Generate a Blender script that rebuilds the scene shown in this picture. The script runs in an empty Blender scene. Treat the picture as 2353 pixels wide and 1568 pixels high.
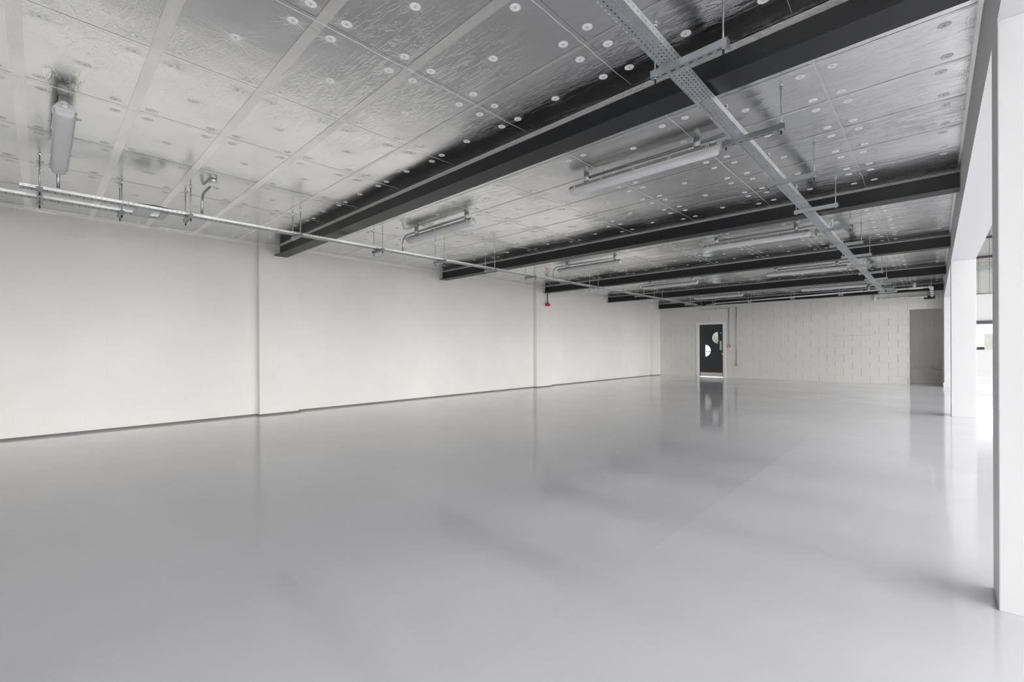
import bpy, math, random
from mathutils import Matrix, Vector
random.seed(7)
scene = bpy.context.scene
COL = scene.collection

# ------------------------------------------------------------------ camera
CAM_Z = 1.14
yaw, pitch, roll = [math.radians(v) for v in (43.378617, -0.052883, -0.255039)]
F = Vector((-math.sin(yaw)*math.cos(pitch), math.cos(yaw)*math.cos(pitch), math.sin(pitch)))
R0 = Vector((math.cos(yaw), math.sin(yaw), 0))
U0 = R0.cross(F)
R = R0*math.cos(roll) + U0*math.sin(roll)
U = -R0*math.sin(roll) + U0*math.cos(roll)
cam_data = bpy.data.cameras.new('camera')
cam = bpy.data.objects.new('camera', cam_data)
COL.objects.link(cam)
cam.matrix_world = Matrix(((R.x, U.x, -F.x, 0), (R.y, U.y, -F.y, 0), (R.z, U.z, -F.z, CAM_Z), (0, 0, 0, 1)))
cam_data.sensor_width = 36
cam_data.lens = 36*1027.0986/2353
cam_data.shift_y = 0.018384*1027.0986/2353
cam_data.clip_start = 0.02
cam_data.clip_end = 300
scene.camera = cam
def view_scale(p):                                    # how large a thing at p shows
    v = Vector(p) - Vector((0, 0, CAM_Z))
    d = v.dot(F)
    if d < 0.3: return 0
    u = 1176.5 + 1027.1*v.dot(R)/d; w = 784 - 1027.1*(v.dot(U)/d - 0.018384)
    if not (-15 < u < 2368 and -15 < w < 1583): return 0
    n = v.length
    return abs(v.z)/n/(d*d)                           # area of a flat disc facing down

# ------------------------------------------------------------------ world, daylight, exposure
world = bpy.data.worlds.new('daylight'); scene.world = world
world.use_nodes = True
bg = world.node_tree.nodes['Background']
bg.inputs[0].default_value = (1.0, 0.992, 0.972, 1)
bg.inputs[1].default_value = 3.2
scene.view_settings.view_transform = 'Standard'
scene.view_settings.look = 'None'
scene.view_settings.gamma = 1
scene.view_settings.use_curve_mapping = False
scene.view_settings.exposure = 1.9
scene.render.film_transparent = False
cy = scene.cycles
cy.use_denoising = True
cy.max_bounces = 14; cy.diffuse_bounces = 8; cy.glossy_bounces = 8; cy.transmission_bounces = 6
cy.transparent_max_bounces = 24
cy.sample_clamp_indirect = 6
cy.caustics_reflective = False; cy.caustics_refractive = False

# key planes of the place (metres)
XL = -8.583            # left wall face
XP = -8.461            # pilaster face
XB, XB2 = 0.200, 0.486 # downstand / column line
YB = 18.116            # block wall at the far end
YF = 25.45             # far wall of the side bay
ZC, ZBEAM, ZS = 3.003, 2.799, 2.544
BEAMS = [-0.76, 2.962, 6.672, 10.414, 14.18, 18.0]
YN = -5.2              # wall behind the camera
XR = 9.0               # outer wall of the side bay
ZR = 6.6               # roof of the side bay

# openings in the outer walls that let the daylight in
WIN_R = [(-4.2, -0.4), (0.6, 4.4), (5.6, 9.4), (10.6, 14.4), (15.6, 19.4)]
WIN_RZ = (0.1, 4.1)
WIN_N = [(-2.4, -.6), (6.2, 8.5)]  # the opening on the left-room side is added to brighten that room
WIN_NZ = (0.1, 2.5)
WIN_F = (0.95, 4.6, 1.02, 2.06)
def portal(name, loc, rot, sx, sz):
    l = bpy.data.lights.new(name, 'AREA'); l.shape = 'RECTANGLE'; l.size = sx; l.size_y = sz
    l.cycles.is_portal = True
    o = bpy.data.objects.new(name, l); COL.objects.link(o)
    o.location = loc; o.rotation_euler = rot
for a, b in WIN_R:
    portal('window_portal', (XR+0.3, (a+b)/2, sum(WIN_RZ)/2), (math.radians(90), 0, math.radians(90)), b-a, WIN_RZ[1]-WIN_RZ[0])
for a, b in WIN_N:
    portal('window_portal', ((a+b)/2, YN-0.3, sum(WIN_NZ)/2), (math.radians(90), 0, 0), b-a, WIN_NZ[1]-WIN_NZ[0])
portal('window_portal', ((WIN_F[0]+WIN_F[1])/2, YF+0.3, (WIN_F[2]+WIN_F[3])/2), (math.radians(-90), 0, 0), WIN_F[1]-WIN_F[0], WIN_F[3]-WIN_F[2])

# ------------------------------------------------------------------ material helpers
class NT:
    def __init__(s, name):
        s.m = bpy.data.materials.new(name); s.m.use_nodes = True
        s.t = s.m.node_tree; s.b = s.t.nodes['Principled BSDF']; s.out = s.t.nodes['Material Output']
    def n(s, typ, **kw):
        nd = s.t.nodes.new(typ)
        for k, v in kw.items(): setattr(nd, k, v)
        return nd
    def link(s, a, b): s.t.links.new(a, b)
    def put(s, sock, v):
        if hasattr(v, 'is_linked') or hasattr(v, 'links'): s.link(v, sock)
        else: sock.default_value = v
    def math(s, op, a, b=0.0, c=None):
        nd = s.n('ShaderNodeMath', operation=op)
        s.put(nd.inputs[0], a); s.put(nd.inputs[1], b)
        if c is not None: s.put(nd.inputs[2], c)
        return nd.outputs[0]
    def coord(s, kind='Object', scale=(1, 1, 1)):
        tc = s.n('ShaderNodeTexCoord'); mp = s.n('ShaderNodeMapping')
        mp.inputs['Scale'].default_value = scale
        s.link(tc.outputs[kind], mp.inputs[0]); return mp.outputs[0]
    def noise(s, vec, scale, detail=3, rough=.5, dist=0):
        nd = s.n('ShaderNodeTexNoise'); s.link(vec, nd.inputs['Vector'])
        nd.inputs['Scale'].default_value = scale; nd.inputs['Detail'].default_value = detail
        nd.inputs['Roughness'].default_value = rough; nd.inputs['Distortion'].default_value = dist
        return nd.outputs[0]
    def ramp(s, fac, p0, c0, p1, c1):
        nd = s.n('ShaderNodeValToRGB'); s.link(fac, nd.inputs[0])
        e = nd.color_ramp.elements
        e[0].position = p0; e[0].color = (*c0, 1); e[1].position = p1; e[1].color = (*c1, 1)
        return nd.outputs[0]
    def maprange(s, v, a, b, c, d):
        nd = s.n('ShaderNodeMapRange'); s.put(nd.inputs[0], v)
        for i, x in enumerate((a, b, c, d)): s.put(nd.inputs[i+1], x)
        return nd.outputs[0]
    def bump(s, h, strength=.3, dist=.01, normal=None):
        nd = s.n('ShaderNodeBump'); s.link(h, nd.inputs['Height'])
        nd.inputs['Strength'].default_value = strength; nd.inputs['Distance'].default_value = dist
        if normal is not None: s.link(normal, nd.inputs['Normal'])
        return nd.outputs[0]
    def set(s, **kw):
        for k, v in kw.items():
            sk = s.b.inputs[k.replace('_', ' ')]
            if isinstance(v, tuple) and len(v) == 3: v = (*v, 1)
            s.put(sk, v)
        return s.m

def plain(name, col, rough=.5, metal=0, bump=0, bscale=60, bdist=.002, var=0):
    t = NT(name); t.set(Base_Color=col, Roughness=rough, Metallic=metal)
    v = t.coord()
    if var:
        a = tuple(c*(1-var) for c in col); b = tuple(min(1, c*(1+var)) for c in col)
        t.set(Base_Color=t.ramp(t.noise(v, 1.7, 4), .3, a, .7, b))
    if bump: t.set(Normal=t.bump(t.noise(v, bscale, 3), bump, bdist))
    return t.m

def block_mat(name, col, axis, strength, off=(0, 0)):
    t = NT(name)
    tc = t.n('ShaderNodeTexCoord'); sp = t.n('ShaderNodeSeparateXYZ'); t.link(tc.outputs['Object'], sp.inputs[0])
    uu = t.math('DIVIDE', t.math('ADD', sp.outputs[axis], off[0]), .45)
    vv = t.math('DIVIDE', t.math('ADD', sp.outputs[2], off[1]), .225)
    row = t.math('FLOOR', vv)
    uu = t.math('ADD', uu, t.math('MULTIPLY', t.math('FRACT', t.math('MULTIPLY', row, .5)), 1.0))
    du = t.math('MULTIPLY', t.math('ABSOLUTE', t.math('SUBTRACT', uu, t.math('ROUND', uu))), .45)
    dv = t.math('MULTIPLY', t.math('ABSOLUTE', t.math('SUBTRACT', vv, t.math('ROUND', vv))), .225)
    v = t.coord()
    grain = t.noise(v, 130, 4, .6)
    wob = t.noise(v, 4, 3, .5)
    hv = t.maprange(du, .0025, .0095, 1, 0)
    hh = t.math('MULTIPLY', t.maprange(dv, .001, .006, 1, 0), .22)
    jn = t.math('MULTIPLY', t.math('MAXIMUM', hv, hh), t.maprange(wob, .34, .62, .35, 1))
    n1 = t.bump(jn, strength, .0105)
    n2 = t.bump(grain, .22, .002, n1)
    lo = tuple(c*.97 for c in col); hi = tuple(min(1, c*1.01) for c in col)
    t.set(Base_Color=t.ramp(t.noise(v, 1.1, 4), .35, lo, .65, hi), Roughness=.55, Normal=n2)
    t.b.inputs['Specular IOR Level'].default_value = .35
    return t.m

def slotted_mat(name, pu, su, pv, sv, voff=0.5, rowshift=0.0, col=(.56, .6, .62), rough=.42, dark=False):
    """galvanised sheet with see-through slots, painted opaque when dark; UV is in metres"""
    t = NT(name)
    uv = t.n('ShaderNodeUVMap'); sp = t.n('ShaderNodeSeparateXYZ'); t.link(uv.outputs[0], sp.inputs[0])
    vc = t.math('ADD', t.math('DIVIDE', sp.outputs[1], pv), voff)
    row = t.math('FLOOR', vc); fv = t.math('SUBTRACT', t.math('FRACT', vc), .5)
    uc = t.math('ADD', t.math('DIVIDE', sp.outputs[0], pu), t.math('MULTIPLY', row, rowshift))
    fu = t.math('SUBTRACT', t.math('FRACT', uc), .5)
    a = t.math('SUBTRACT', t.math('MULTIPLY', t.math('ABSOLUTE', fu), pu), max(su/2-sv/2, 0))
    a = t.math('MAXIMUM', a, 0); b = t.math('MULTIPLY', t.math('ABSOLUTE', fv), pv)
    if sv > su:
        b = t.math('MAXIMUM', t.math('SUBTRACT', b, sv/2-su/2), 0)
    d = t.math('SQRT', t.math('ADD', t.math('MULTIPLY', a, a), t.math('MULTIPLY', b, b)))
    hole = t.math('LESS_THAN', d, min(su, sv)/2)
    tr = t.n('ShaderNodeBsdfTransparent' if not dark else 'ShaderNodeBsdfDiffuse'); mx = t.n('ShaderNodeMixShader')
    if dark: tr.inputs[0].default_value = (.10, .10, .10, 1)  # opaque dark colour painted where the slots would be open
    t.link(hole, mx.inputs[0]); t.link(t.b.outputs[0], mx.inputs[1]); t.link(tr.outputs[0], mx.inputs[2])
    t.link(mx.outputs[0], t.out.inputs[0])
    v = t.coord()
    lo = tuple(c*.9 for c in col); hi = tuple(min(1, c*1.06) for c in col)
    t.set(Base_Color=t.ramp(t.noise(v, 9, 4), .35, lo, .65, hi), Metallic=.75, Roughness=rough)
    return t.m

# ------------------------------------------------------------------ materials
M = {}
WALLC = (.80, .79, .76)
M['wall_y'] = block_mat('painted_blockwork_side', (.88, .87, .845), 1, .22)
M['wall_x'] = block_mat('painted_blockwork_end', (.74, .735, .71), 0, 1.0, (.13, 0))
M['recess'] = block_mat('painted_blockwork_recess', (.88, .87, .84), 0, .6)
M['white'] = plain('white_plaster_paint', (.74, .74, .745), .6, bump=.12, bscale=90, bdist=.002)
M['white_wall'] = plain('white_emulsion', (.70, .70, .70), .6, bump=.08)
M['bead'] = plain('paint_ridge', (.72, .715, .69), .55)
M['steel'] = plain('dark_grey_steel_paint', (.0125, .0138, .0160), .42, bump=.08, bscale=150, bdist=.001, var=.12)
M['steel'].node_tree.nodes['Principled BSDF'].inputs['Specular IOR Level'].default_value = .45
M['galv'] = plain('galvanised_steel', (.46, .48, .49), .36, .85, var=.08)
M['galv_dull'] = plain('galvanised_dull', (.45, .47, .48), .45, .7, var=.08)
M['black'] = plain('black_rubber', (.012, .012, .013), .5)
M['bolt'] = plain('bright_zinc', (.75, .78, .80), .25, .9)
M['washer'] = plain('white_plastic_washer', (.93, .93, .92), .45)
M['box'] = plain('bright_galvanised_box', (.70, .71, .71), .35, .45)
M['edge'] = plain('foil_edge_glint', (.95, .95, .94), .35, .15, bump=.5, bscale=40, bdist=.01)  # white glint of the foil put into a pale, barely metallic colour
M['screw'] = plain('screw_recess', (.45, .45, .44), .5, 0)
M['pvc'] = plain('white_pvc', (.92, .92, .89), .35)
M['red'] = plain('red_plastic', (.45, .012, .018), .3)
M['red_tube'] = plain('red_tube', (.16, .018, .024), .45)
M['label'] = plain('white_label', (.82, .82, .82), .5)
M['blue'] = plain('blue_sign', (.05, .22, .55), .4)
M['door'] = plain('dark_grey_door', (.030, .033, .038), .4, var=.05)
M['frame'] = plain('grey_gloss_frame', (.84, .845, .84), .35)
M['ss'] = plain('brushed_stainless', (.62, .62, .61), .35, .9)
M['fit_body'] = plain('fitting_grey_plastic', (.66, .66, .65), .4)
M['alu'] = plain('grey_aluminium', (.22, .23, .25), .4, .3)
M['dark'] = plain('dark_grey_plastic', (.03, .03, .035), .4)
M['rail'] = plain('grey_rail', (.33, .36, .38), .45, .3)
M['copper'] = plain('orange_cable', (.55, .25, .10), .5)
M['yellow'] = plain('yellow_panel', (.125, .122, .090), .5)
M['board'] = plain('pale_board', (.115, .115, .12), .5)
M['upstand'] = plain('grey_resin_upstand', (.23, .235, .235), .35, var=.06)
M['tray_bottom'] = slotted_mat('perforated_tray_shaded', .0335, .0135, .0215, .0062, rowshift=.5, col=(.46, .485, .50))  # underside of the sheet, its shade put into the darker colour
M['tray_side'] = slotted_mat('perforated_flange_lit', .042, .014, .1, .006, voff=.5, col=(.72, .73, .73))  # same sheet, with the light on the flange put into a lighter colour
M['tray_long'] = slotted_mat('slotted_tray_dark_slots', .052, .0042, .12, .085, voff=.5, col=(.36, .375, .38), dark=True)  # underside shade in the colour; slots are painted dark, not open
M['tray_side'].name = 'perforated_flange_lit'
M['strut_slot'] = slotted_mat('slotted_strut', .05, .028, .1, .011, voff=.5, col=(.36, .385, .395))

# clear glass
t = NT('clear_glass'); g = t.n('ShaderNodeBsdfGlossy'); g.inputs['Roughness'].default_value = .01
tr = t.n('ShaderNodeBsdfTransparent'); tr.inputs[0].default_value = (.93, .95, .95, 1)
mx = t.n('ShaderNodeMixShader'); mx.inputs[0].default_value = .07
t.link(tr.outputs[0], mx.inputs[1]); t.link(g.outputs[0], mx.inputs[2]); t.link(mx.outputs[0], t.out.inputs[0])
M['glass'] = t.m
# light fitting diffuser: frosted, unlit
t = NT('frosted_diffuser'); v = t.coord()
M['diff'] = t.set(Base_Color=(.72, .72, .735), Roughness=.38)
# foliage outside door
t = NT('hedge_leaves'); v = t.coord()
M['hedge'] = t.set(Base_Color=t.ramp(t.noise(v, 9, 4, .75), .46, (.0015, .002, .001), .57, (.085, .078, .045)), Roughness=.7)

# foil ceiling
def foil(name, base, rough, tape=False):
    t = NT(name)
    v = t.coord()
    uv = t.n('ShaderNodeUVMap'); sp = t.n('ShaderNodeSeparateXYZ'); t.link(uv.outputs[0], sp.inputs[0])
    u, w = sp.outputs[0], sp.outputs[1]
    def fold(c, size, off):
        f = t.math('SUBTRACT', c, t.math('ROUND', c))
        return t.math('MULTIPLY', f, size)
    fx = fold(u, .985, 0); fy = fold(w, .596, 0)
    dx = t.math('SUBTRACT', t.math('ABSOLUTE', fx), .094); dy = t.math('SUBTRACT', t.math('ABSOLUTE', fy), .10)
    def radial(dx, dy, amp):
        r = t.math('SQRT', t.math('ADD', t.math('MULTIPLY', dx, dx), t.math('MULTIPLY', dy, dy)))
        a = t.math('ARCTAN2', dy, dx)
        cb = t.n('ShaderNodeCombineXYZ')
        t.link(t.math('MULTIPLY', a, 5.0), cb.inputs[0]); t.link(t.math('MULTIPLY', r, 6), cb.inputs[1])
        t.link(t.math('ADD', t.math('MULTIPLY', t.math('ROUND', u), 3.1), t.math('MULTIPLY', t.math('ROUND', w), 7.7)), cb.inputs[2])
        n = t.noise(cb.outputs[0], 1.6, 2)
        env = t.math('EXPONENT', t.math('MULTIPLY', r, -16.0))
        return t.math('MULTIPLY', t.math('MULTIPLY', n, env), amp), r
    h1, r1 = radial(dx, dy, 1.0)
    cu = t.math('SUBTRACT', t.math('FRACT', u), .5); cw = t.math('SUBTRACT', t.math('FRACT', w), .5)
    h2, r2 = radial(t.math('MULTIPLY', cu, .985), t.math('MULTIPLY', cw, .596), t.math('MULTIPLY', t.math('LESS_THAN', u, 0.0), .8))
    # long creases and quilting of the sheet
    creases = t.noise(t.coord('Object', (1.2, 5.5, 1)), 3.2, 5, .62, .6)
    crease2 = t.math('POWER', t.math('SUBTRACT', 1.0, t.math('ABSOLUTE', t.math('SUBTRACT', t.math('MULTIPLY', creases, 2), 1))), 14)
    dents = t.noise(t.coord('Object', (1, 1, 1)), 1.6, 2, .5)
    wv = t.n('ShaderNodeTexWave', wave_type='BANDS', bands_direction='X'); t.link(v, wv.inputs[0]); wv.inputs['Scale'].default_value = 22
    wv.inputs['Distortion'].default_value = 1.2; wv.inputs['Detail'].default_value = 1
    fine = t.noise(v, 55, 3, .6)
    patch = t.maprange(t.noise(v, .9, 2), .42, .65, 0, 1)
    tot = t.math('ADD', h1, h2)
    so = t.n('ShaderNodeSeparateXYZ'); t.link(v, so.inputs[0])
    wrk = t.math('MAXIMUM', t.maprange(so.outputs[0], -5.0, -.8, .7, 2.2), t.maprange(so.outputs[1], 4.5, 11.0, .7, 2.6))
    wrk = t.math('MULTIPLY', wrk, t.maprange(so.outputs[0], -8.0, -4.5, .4, 1))
    tot = t.math('ADD', tot, t.math('MULTIPLY', crease2, t.math('MULTIPLY', t.math('MULTIPLY', patch, wrk), .24)))
    crk = t.noise(t.coord('Object', (1.6, 3.0, 1)), 7, 4, .6, .8)
    tot = t.math('ADD', tot, t.math('MULTIPLY', crk, t.math('MULTIPLY', t.math('MAXIMUM', t.math('SUBTRACT', wrk, 1.0), 0), .32)))
    tot = t.math('ADD', tot, t.math('MULTIPLY', fine, .05))
    tot = t.math('ADD', tot, t.math('MULTIPLY', wv.outputs[1], t.math('MULTIPLY', patch, .035)))
    n1 = t.bump(tot, .17 if not tape else .3, .022)
    n2 = t.bump(dents, .14, .06, n1)
    rr = t.maprange(t.noise(v, 2.3, 4), .3, .7, rough*.85, rough*1.2)
    lo = tuple(c*.93 for c in base)
    t.set(Base_Color=t.ramp(t.noise(v, 3.1, 4), .35, lo, .65, base), Metallic=1.0, Roughness=rr, Normal=n2)
    return t.m
M['foil'] = foil('foil_facing', (.87, .875, .875), .19)
M['tape'] = foil('foil_joint_tape', (.99, .99, .975), .34, True)
t = NT('crumpled_foil'); v = t.coord()
M['crumple'] = t.set(Base_Color=(.88, .88, .85), Metallic=.45, Roughness=.4, Normal=t.bump(t.noise(v, 35, 4, .7), .8, .02))

# resin floor
t = NT('grey_resin_floor'); v = t.coord()
tc = t.n('ShaderNodeTexCoord'); sp = t.n('ShaderNodeSeparateXYZ'); t.link(tc.outputs['Object'], sp.inputs[0])
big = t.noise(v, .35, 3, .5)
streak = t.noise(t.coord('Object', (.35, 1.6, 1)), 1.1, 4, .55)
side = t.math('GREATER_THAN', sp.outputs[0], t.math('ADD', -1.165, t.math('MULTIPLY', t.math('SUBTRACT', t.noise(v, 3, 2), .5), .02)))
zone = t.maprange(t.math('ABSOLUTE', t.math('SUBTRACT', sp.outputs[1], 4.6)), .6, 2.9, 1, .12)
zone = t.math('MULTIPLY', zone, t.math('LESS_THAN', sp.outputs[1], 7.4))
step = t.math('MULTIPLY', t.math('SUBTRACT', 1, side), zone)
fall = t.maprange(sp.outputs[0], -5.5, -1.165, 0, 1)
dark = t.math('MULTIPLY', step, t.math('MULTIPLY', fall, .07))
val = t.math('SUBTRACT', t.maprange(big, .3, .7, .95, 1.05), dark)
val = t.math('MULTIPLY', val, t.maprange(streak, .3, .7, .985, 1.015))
cm = t.n('ShaderNodeMix', data_type='RGBA', blend_type='MULTIPLY'); cm.inputs[0].default_value = 1
cm.inputs[6].default_value = (.87, .87, .91, 1)
cc = t.n('ShaderNodeCombineColor')
for i in range(3): t.link(val, cc.inputs[i])
t.link(cc.outputs[0], cm.inputs[7])
peb = t.noise(v, 26, 3, .55); swell = t.noise(t.coord('Object', (1, 1, 1)), 2.2, 2, .5)
nb = t.bump(swell, .10, .02, t.bump(peb, .07, .003))
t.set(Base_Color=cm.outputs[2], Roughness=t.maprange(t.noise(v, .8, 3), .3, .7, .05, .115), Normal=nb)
t.b.inputs['Specular IOR Level'].default_value = .45
M['floor'] = t.m

# ribbed cladding
def rib_mat(name, col, pitch):
    t = NT(name)
    tc = t.n('ShaderNodeTexCoord'); sp = t.n('ShaderNodeSeparateXYZ'); t.link(tc.outputs['Object'], sp.inputs[0])
    v = t.coord()
    t.set(Base_Color=t.ramp(t.noise(v, 4, 3), .3, tuple(c*.9 for c in col), .7, col), Roughness=.5)
    return t.m
M['clad'] = rib_mat('grey_cladding', (.52, .52, .50), .3)
M['roof'] = plain('white_roof_liner', (.75, .75, .75), .6)

# ------------------------------------------------------------------ mesh helpers
class MB:
    def __init__(s): s.v = []; s.f = []; s.mi = []; s.uv = {}; s.sm = []
    def face(s, idx, mi=0, uv=None, smooth=False):
        s.f.append(idx); s.mi.append(mi); s.sm.append(smooth)
        if uv: s.uv[len(s.f)-1] = uv
    def quad(s, pts, mi=0, uv=None):
        k = len(s.v); s.v += [tuple(p) for p in pts]; s.face(list(range(k, k+len(pts))), mi, uv); return s
    def box(s, a, b, mi=0):
        x0, y0, z0 = a; x1, y1, z1 = b
        k = len(s.v)
        s.v += [(x0,y0,z0),(x1,y0,z0),(x1,y1,z0),(x0,y1,z0),(x0,y0,z1),(x1,y0,z1),(x1,y1,z1),(x0,y1,z1)]
        for q in ((3,2,1,0),(4,5,6,7),(0,1,5,4),(1,2,6,5),(2,3,7,6),(3,0,4,7)): s.face([k+i for i in q], mi)
        return s
    def tube(s, pts, r, seg=12, mi=0, caps=True, smooth=True, radii=None):
        pts = [Vector(p) for p in pts]; n = len(pts); base = len(s.v)
        up = None
        for i, p in enumerate(pts):
            d = (pts[min(i+1, n-1)] - pts[max(i-1, 0)]).normalized()
            if up is None:
                up = Vector((0, 0, 1)) if abs(d.z) < .9 else Vector((1, 0, 0))
            a = d.cross(up).normalized(); b = a.cross(d).normalized(); up = b
            rr = radii[i] if radii else r
            for j in range(seg):
                th = 2*math.pi*j/seg
                s.v.append(tuple(p + a*rr*math.cos(th) + b*rr*math.sin(th)))
        for i in range(n-1):
            for j in range(seg):
                k = base+i*seg; q = (j+1) % seg
                s.face([k+j, k+seg+j, k+seg+q, k+q], mi, None, smooth)
        if caps:
            s.face([base+j for j in range(seg)], mi); s.face([base+(n-1)*seg+j for j in reversed(range(seg))], mi)
        return s
    def lathe(s, c, prof, seg=20, mi=0, axis='z', smooth=True, mis=None):
        base = len(s.v); c = Vector(c)
        for r, h in prof:
            for j in range(seg):
                th = 2*math.pi*j/seg; a, b = r*math.cos(th), r*math.sin(th)
                o = {'z': (a, b, h), 'y': (a, h, b), 'x': (h, a, b)}[axis]
                s.v.append(tuple(c+Vector(o)))
        for i in range(len(prof)-1):
            for j in range(seg):
                k = base+i*seg; q = (j+1) % seg
                s.face([k+j, k+q, k+seg+q, k+seg+j], mis[i] if mis else mi, None, smooth)
        s.face([base+j for j in reversed(range(seg))], mis[0] if mis else mi); s.face([base+(len(prof)-1)*seg+j for j in range(seg)], mis[-1] if mis else mi)
        return s
    def extrude(s, poly, a, b, axis, mi=0, smooth=False, caps=True):
        """poly of 2-D points; axis x: poly=(y,z), y: poly=(x,z), z: poly=(x,y)"""
        base = len(s.v); n = len(poly)
        for t_ in (a, b):
            for p, q in poly:
                s.v.append({'x': (t_, p, q), 'y': (p, t_, q), 'z': (p, q, t_)}[axis])
        for j in range(n):
            k = (j+1) % n; s.face([base+j, base+k, base+n+k, base+n+j], mi, None, smooth)
        if caps:
            s.face([base+j for j in reversed(range(n))], mi); s.face([base+n+j for j in range(n)], mi)
        return s
    def build(s, name, mats, parent=None, loc=None):
        me = bpy.data.meshes.new(name)
        vs = s.v
        if loc: vs = [(x-loc[0], y-loc[1], z-loc[2]) for x, y, z in vs]
        me.from_pydata(vs, [], s.f)
        if not isinstance(mats, (list, tuple)): mats = [mats]
        for m in mats: me.materials.append(m)
        for p, mi, sm in zip(me.polygons, s.mi, s.sm): p.material_index = mi; p.use_smooth = sm
        if s.uv:
            lay = me.uv_layers.new(name='UVMap')
            for fi, uv in s.uv.items():
                for li, c in zip(me.polygons[fi].loop_indices, uv): lay.data[li].uv = c
        me.update()
        import bmesh
        bm = bmesh.new(); bm.from_mesh(me)
        if len(bm.faces) > 1 and not getattr(s, 'keep', False): bmesh.ops.recalc_face_normals(bm, faces=bm.faces)
        bm.to_mesh(me); bm.free()
        o = bpy.data.objects.new(name, me); COL.objects.link(o)
        if parent: o.parent = parent
        if loc: o.location = loc
        return o
def thing(name, label, cat, loc=(0, 0, 0), group=None):
    o = bpy.data.objects.new(name, None); COL.objects.link(o); o.location = loc
    o.empty_display_size = .1
    return tag(o, label, cat, group)
def tag(o, label, cat, group=None):
    o['label'] = label; o['category'] = cat
    if group: o['group'] = group
    return o
def struct(o): o['kind'] = 'structure'; return o
def bevel(o, w=.003, seg=2):
    m = o.modifiers.new('bevel', 'BEVEL'); m.width = w; m.segments = seg; m.limit_method = 'ANGLE'; return o
def dup(root, loc, label=None):
    r = root.copy(); COL.objects.link(r); r.location = loc
    if label: r['label'] = label
    for ch in root.children:
        c = ch.copy(); COL.objects.link(c); c.parent = r
        for g_ in ch.children:
            d = g_.copy(); COL.objects.link(d); d.parent = c
    return r
PIPE_TOP = ZC-.016
ORD = ['first', 'second', 'third', 'fourth', 'fifth', 'sixth', 'seventh', 'eighth', 'ninth', 'tenth', 'eleventh', 'twelfth', 'thirteenth', 'fourteenth', 'fifteenth', 'sixteenth']

# ------------------------------------------------------------------ room shell
def wall_with_holes(mb, axis, at, thick, a0, a1, z0, z1, holes, mi=0):
    """wall slab; axis 'x' = wall lies in plane x=at running along y; holes (a,b,z0,z1)"""
    cuts = sorted(set([a0, a1] + [h[0] for h in holes] + [h[1] for h in holes]))
    def bx(a, b, za, zb):
        if b-a < 1e-6 or zb-za < 1e-6: return
        if axis == 'x': mb.box((min(at, at+thick), a, za), (max(at, at+thick), b, zb), mi)
        else: mb.box((a, min(at, at+thick), za), (b, max(at, at+thick), zb), mi)
    for a, b in zip(cuts, cuts[1:]):
        mid = (a+b)/2; hs = sorted([h for h in holes if h[0] < mid < h[1]], key=lambda h: h[2])
        z = z0
        for h in hs: bx(a, b, z, h[2]); z = h[3]
        bx(a, b, z, z1)

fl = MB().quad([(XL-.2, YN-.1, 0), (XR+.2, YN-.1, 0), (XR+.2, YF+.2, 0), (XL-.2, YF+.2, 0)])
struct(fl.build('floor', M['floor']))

# left wall with its pilasters
w = MB(); w.box((XL-.2, YN, 0), (XL, YB+.25, 3.2))
PIL = [(2.613, 3.26), (10.001, 10.71), (17.409, YB+.01), (-4.8, -4.1)]
for a, b in PIL: w.box((XL-.01, a, 0), (XP, b, 3.2))
struct(w.build('wall_left', M['wall_y']))
# dark resin upstand that follows the wall and its pilasters
b_ = MB(); prof = []
def upstand(x, a, b): b_.extrude([(x, 0), (x+.028, 0), (x+.020, .007), (x+.007, .024), (x, .027)], a, b, 'y')
ys = YN
for a, b in sorted(PIL):
    upstand(XL, ys, a); upstand(XP, a-.02, min(b+.02, YB)); b_.box((XL, a-.02, 0), (XP+.006, a, .026)); 
    if b < YB: b_.box((XL, b, 0), (XP+.006, b+.02, .026))
    ys = b
struct(b_.build('baseboard_left', M['upstand']))
# crumpled foil edge between wall and ceiling, its glint put into the pale colour
e_ = MB(); rnd = random.Random(3)
def edge_run(x, a, b):
    n = int((b-a)/.09)+1; top = []; bot = []; 
    for i in range(n+1):
        y = a+(b-a)*i/n
        top.append((x+.006, y, ZC-.001)); bot.append((x+.004+.006*rnd.random(), y, ZC-.022-.010*rnd.random()))
    for i in range(n): e_.quad([top[i], top[i+1], bot[i+1], bot[i]])
edges = [(-4.1, 2.613, XL), (2.613, 2.85, XP), (3.07, 3.26, XP), (3.26, 10.0, XL), (10.0, 10.3, XP), (10.52, 10.71, XP), (10.71, 17.41, XL)]
for a, b, x in edges: edge_run(x, a, b)
struct(e_.build('trim_1', M['edge']))

# block wall at the far end: door hole and tall opening
DOOR = (-6.885, -5.872, 0, 2.105)
OPEN = (-.545, .2, 0, 2.273)
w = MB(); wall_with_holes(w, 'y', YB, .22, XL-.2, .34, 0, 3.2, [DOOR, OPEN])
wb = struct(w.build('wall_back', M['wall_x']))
# painted-over channel scar standing proud of the blockwork
sc = []
for x, z in [(-2.43, 1.60), (-2.43, 1.535), (-2.425, 1.525), (-2.30, 1.520), (-1.9, 1.522), (-1.45, 1.527), (-1.385, 1.535), (-1.352, 1.56), (-1.347, 1.60), (-1.352, 1.655)]: sc.append((x, YB-.001, z))
MB().tube(sc, .010, 6).build('paint_ridge', M['bead'], wb)

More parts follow.
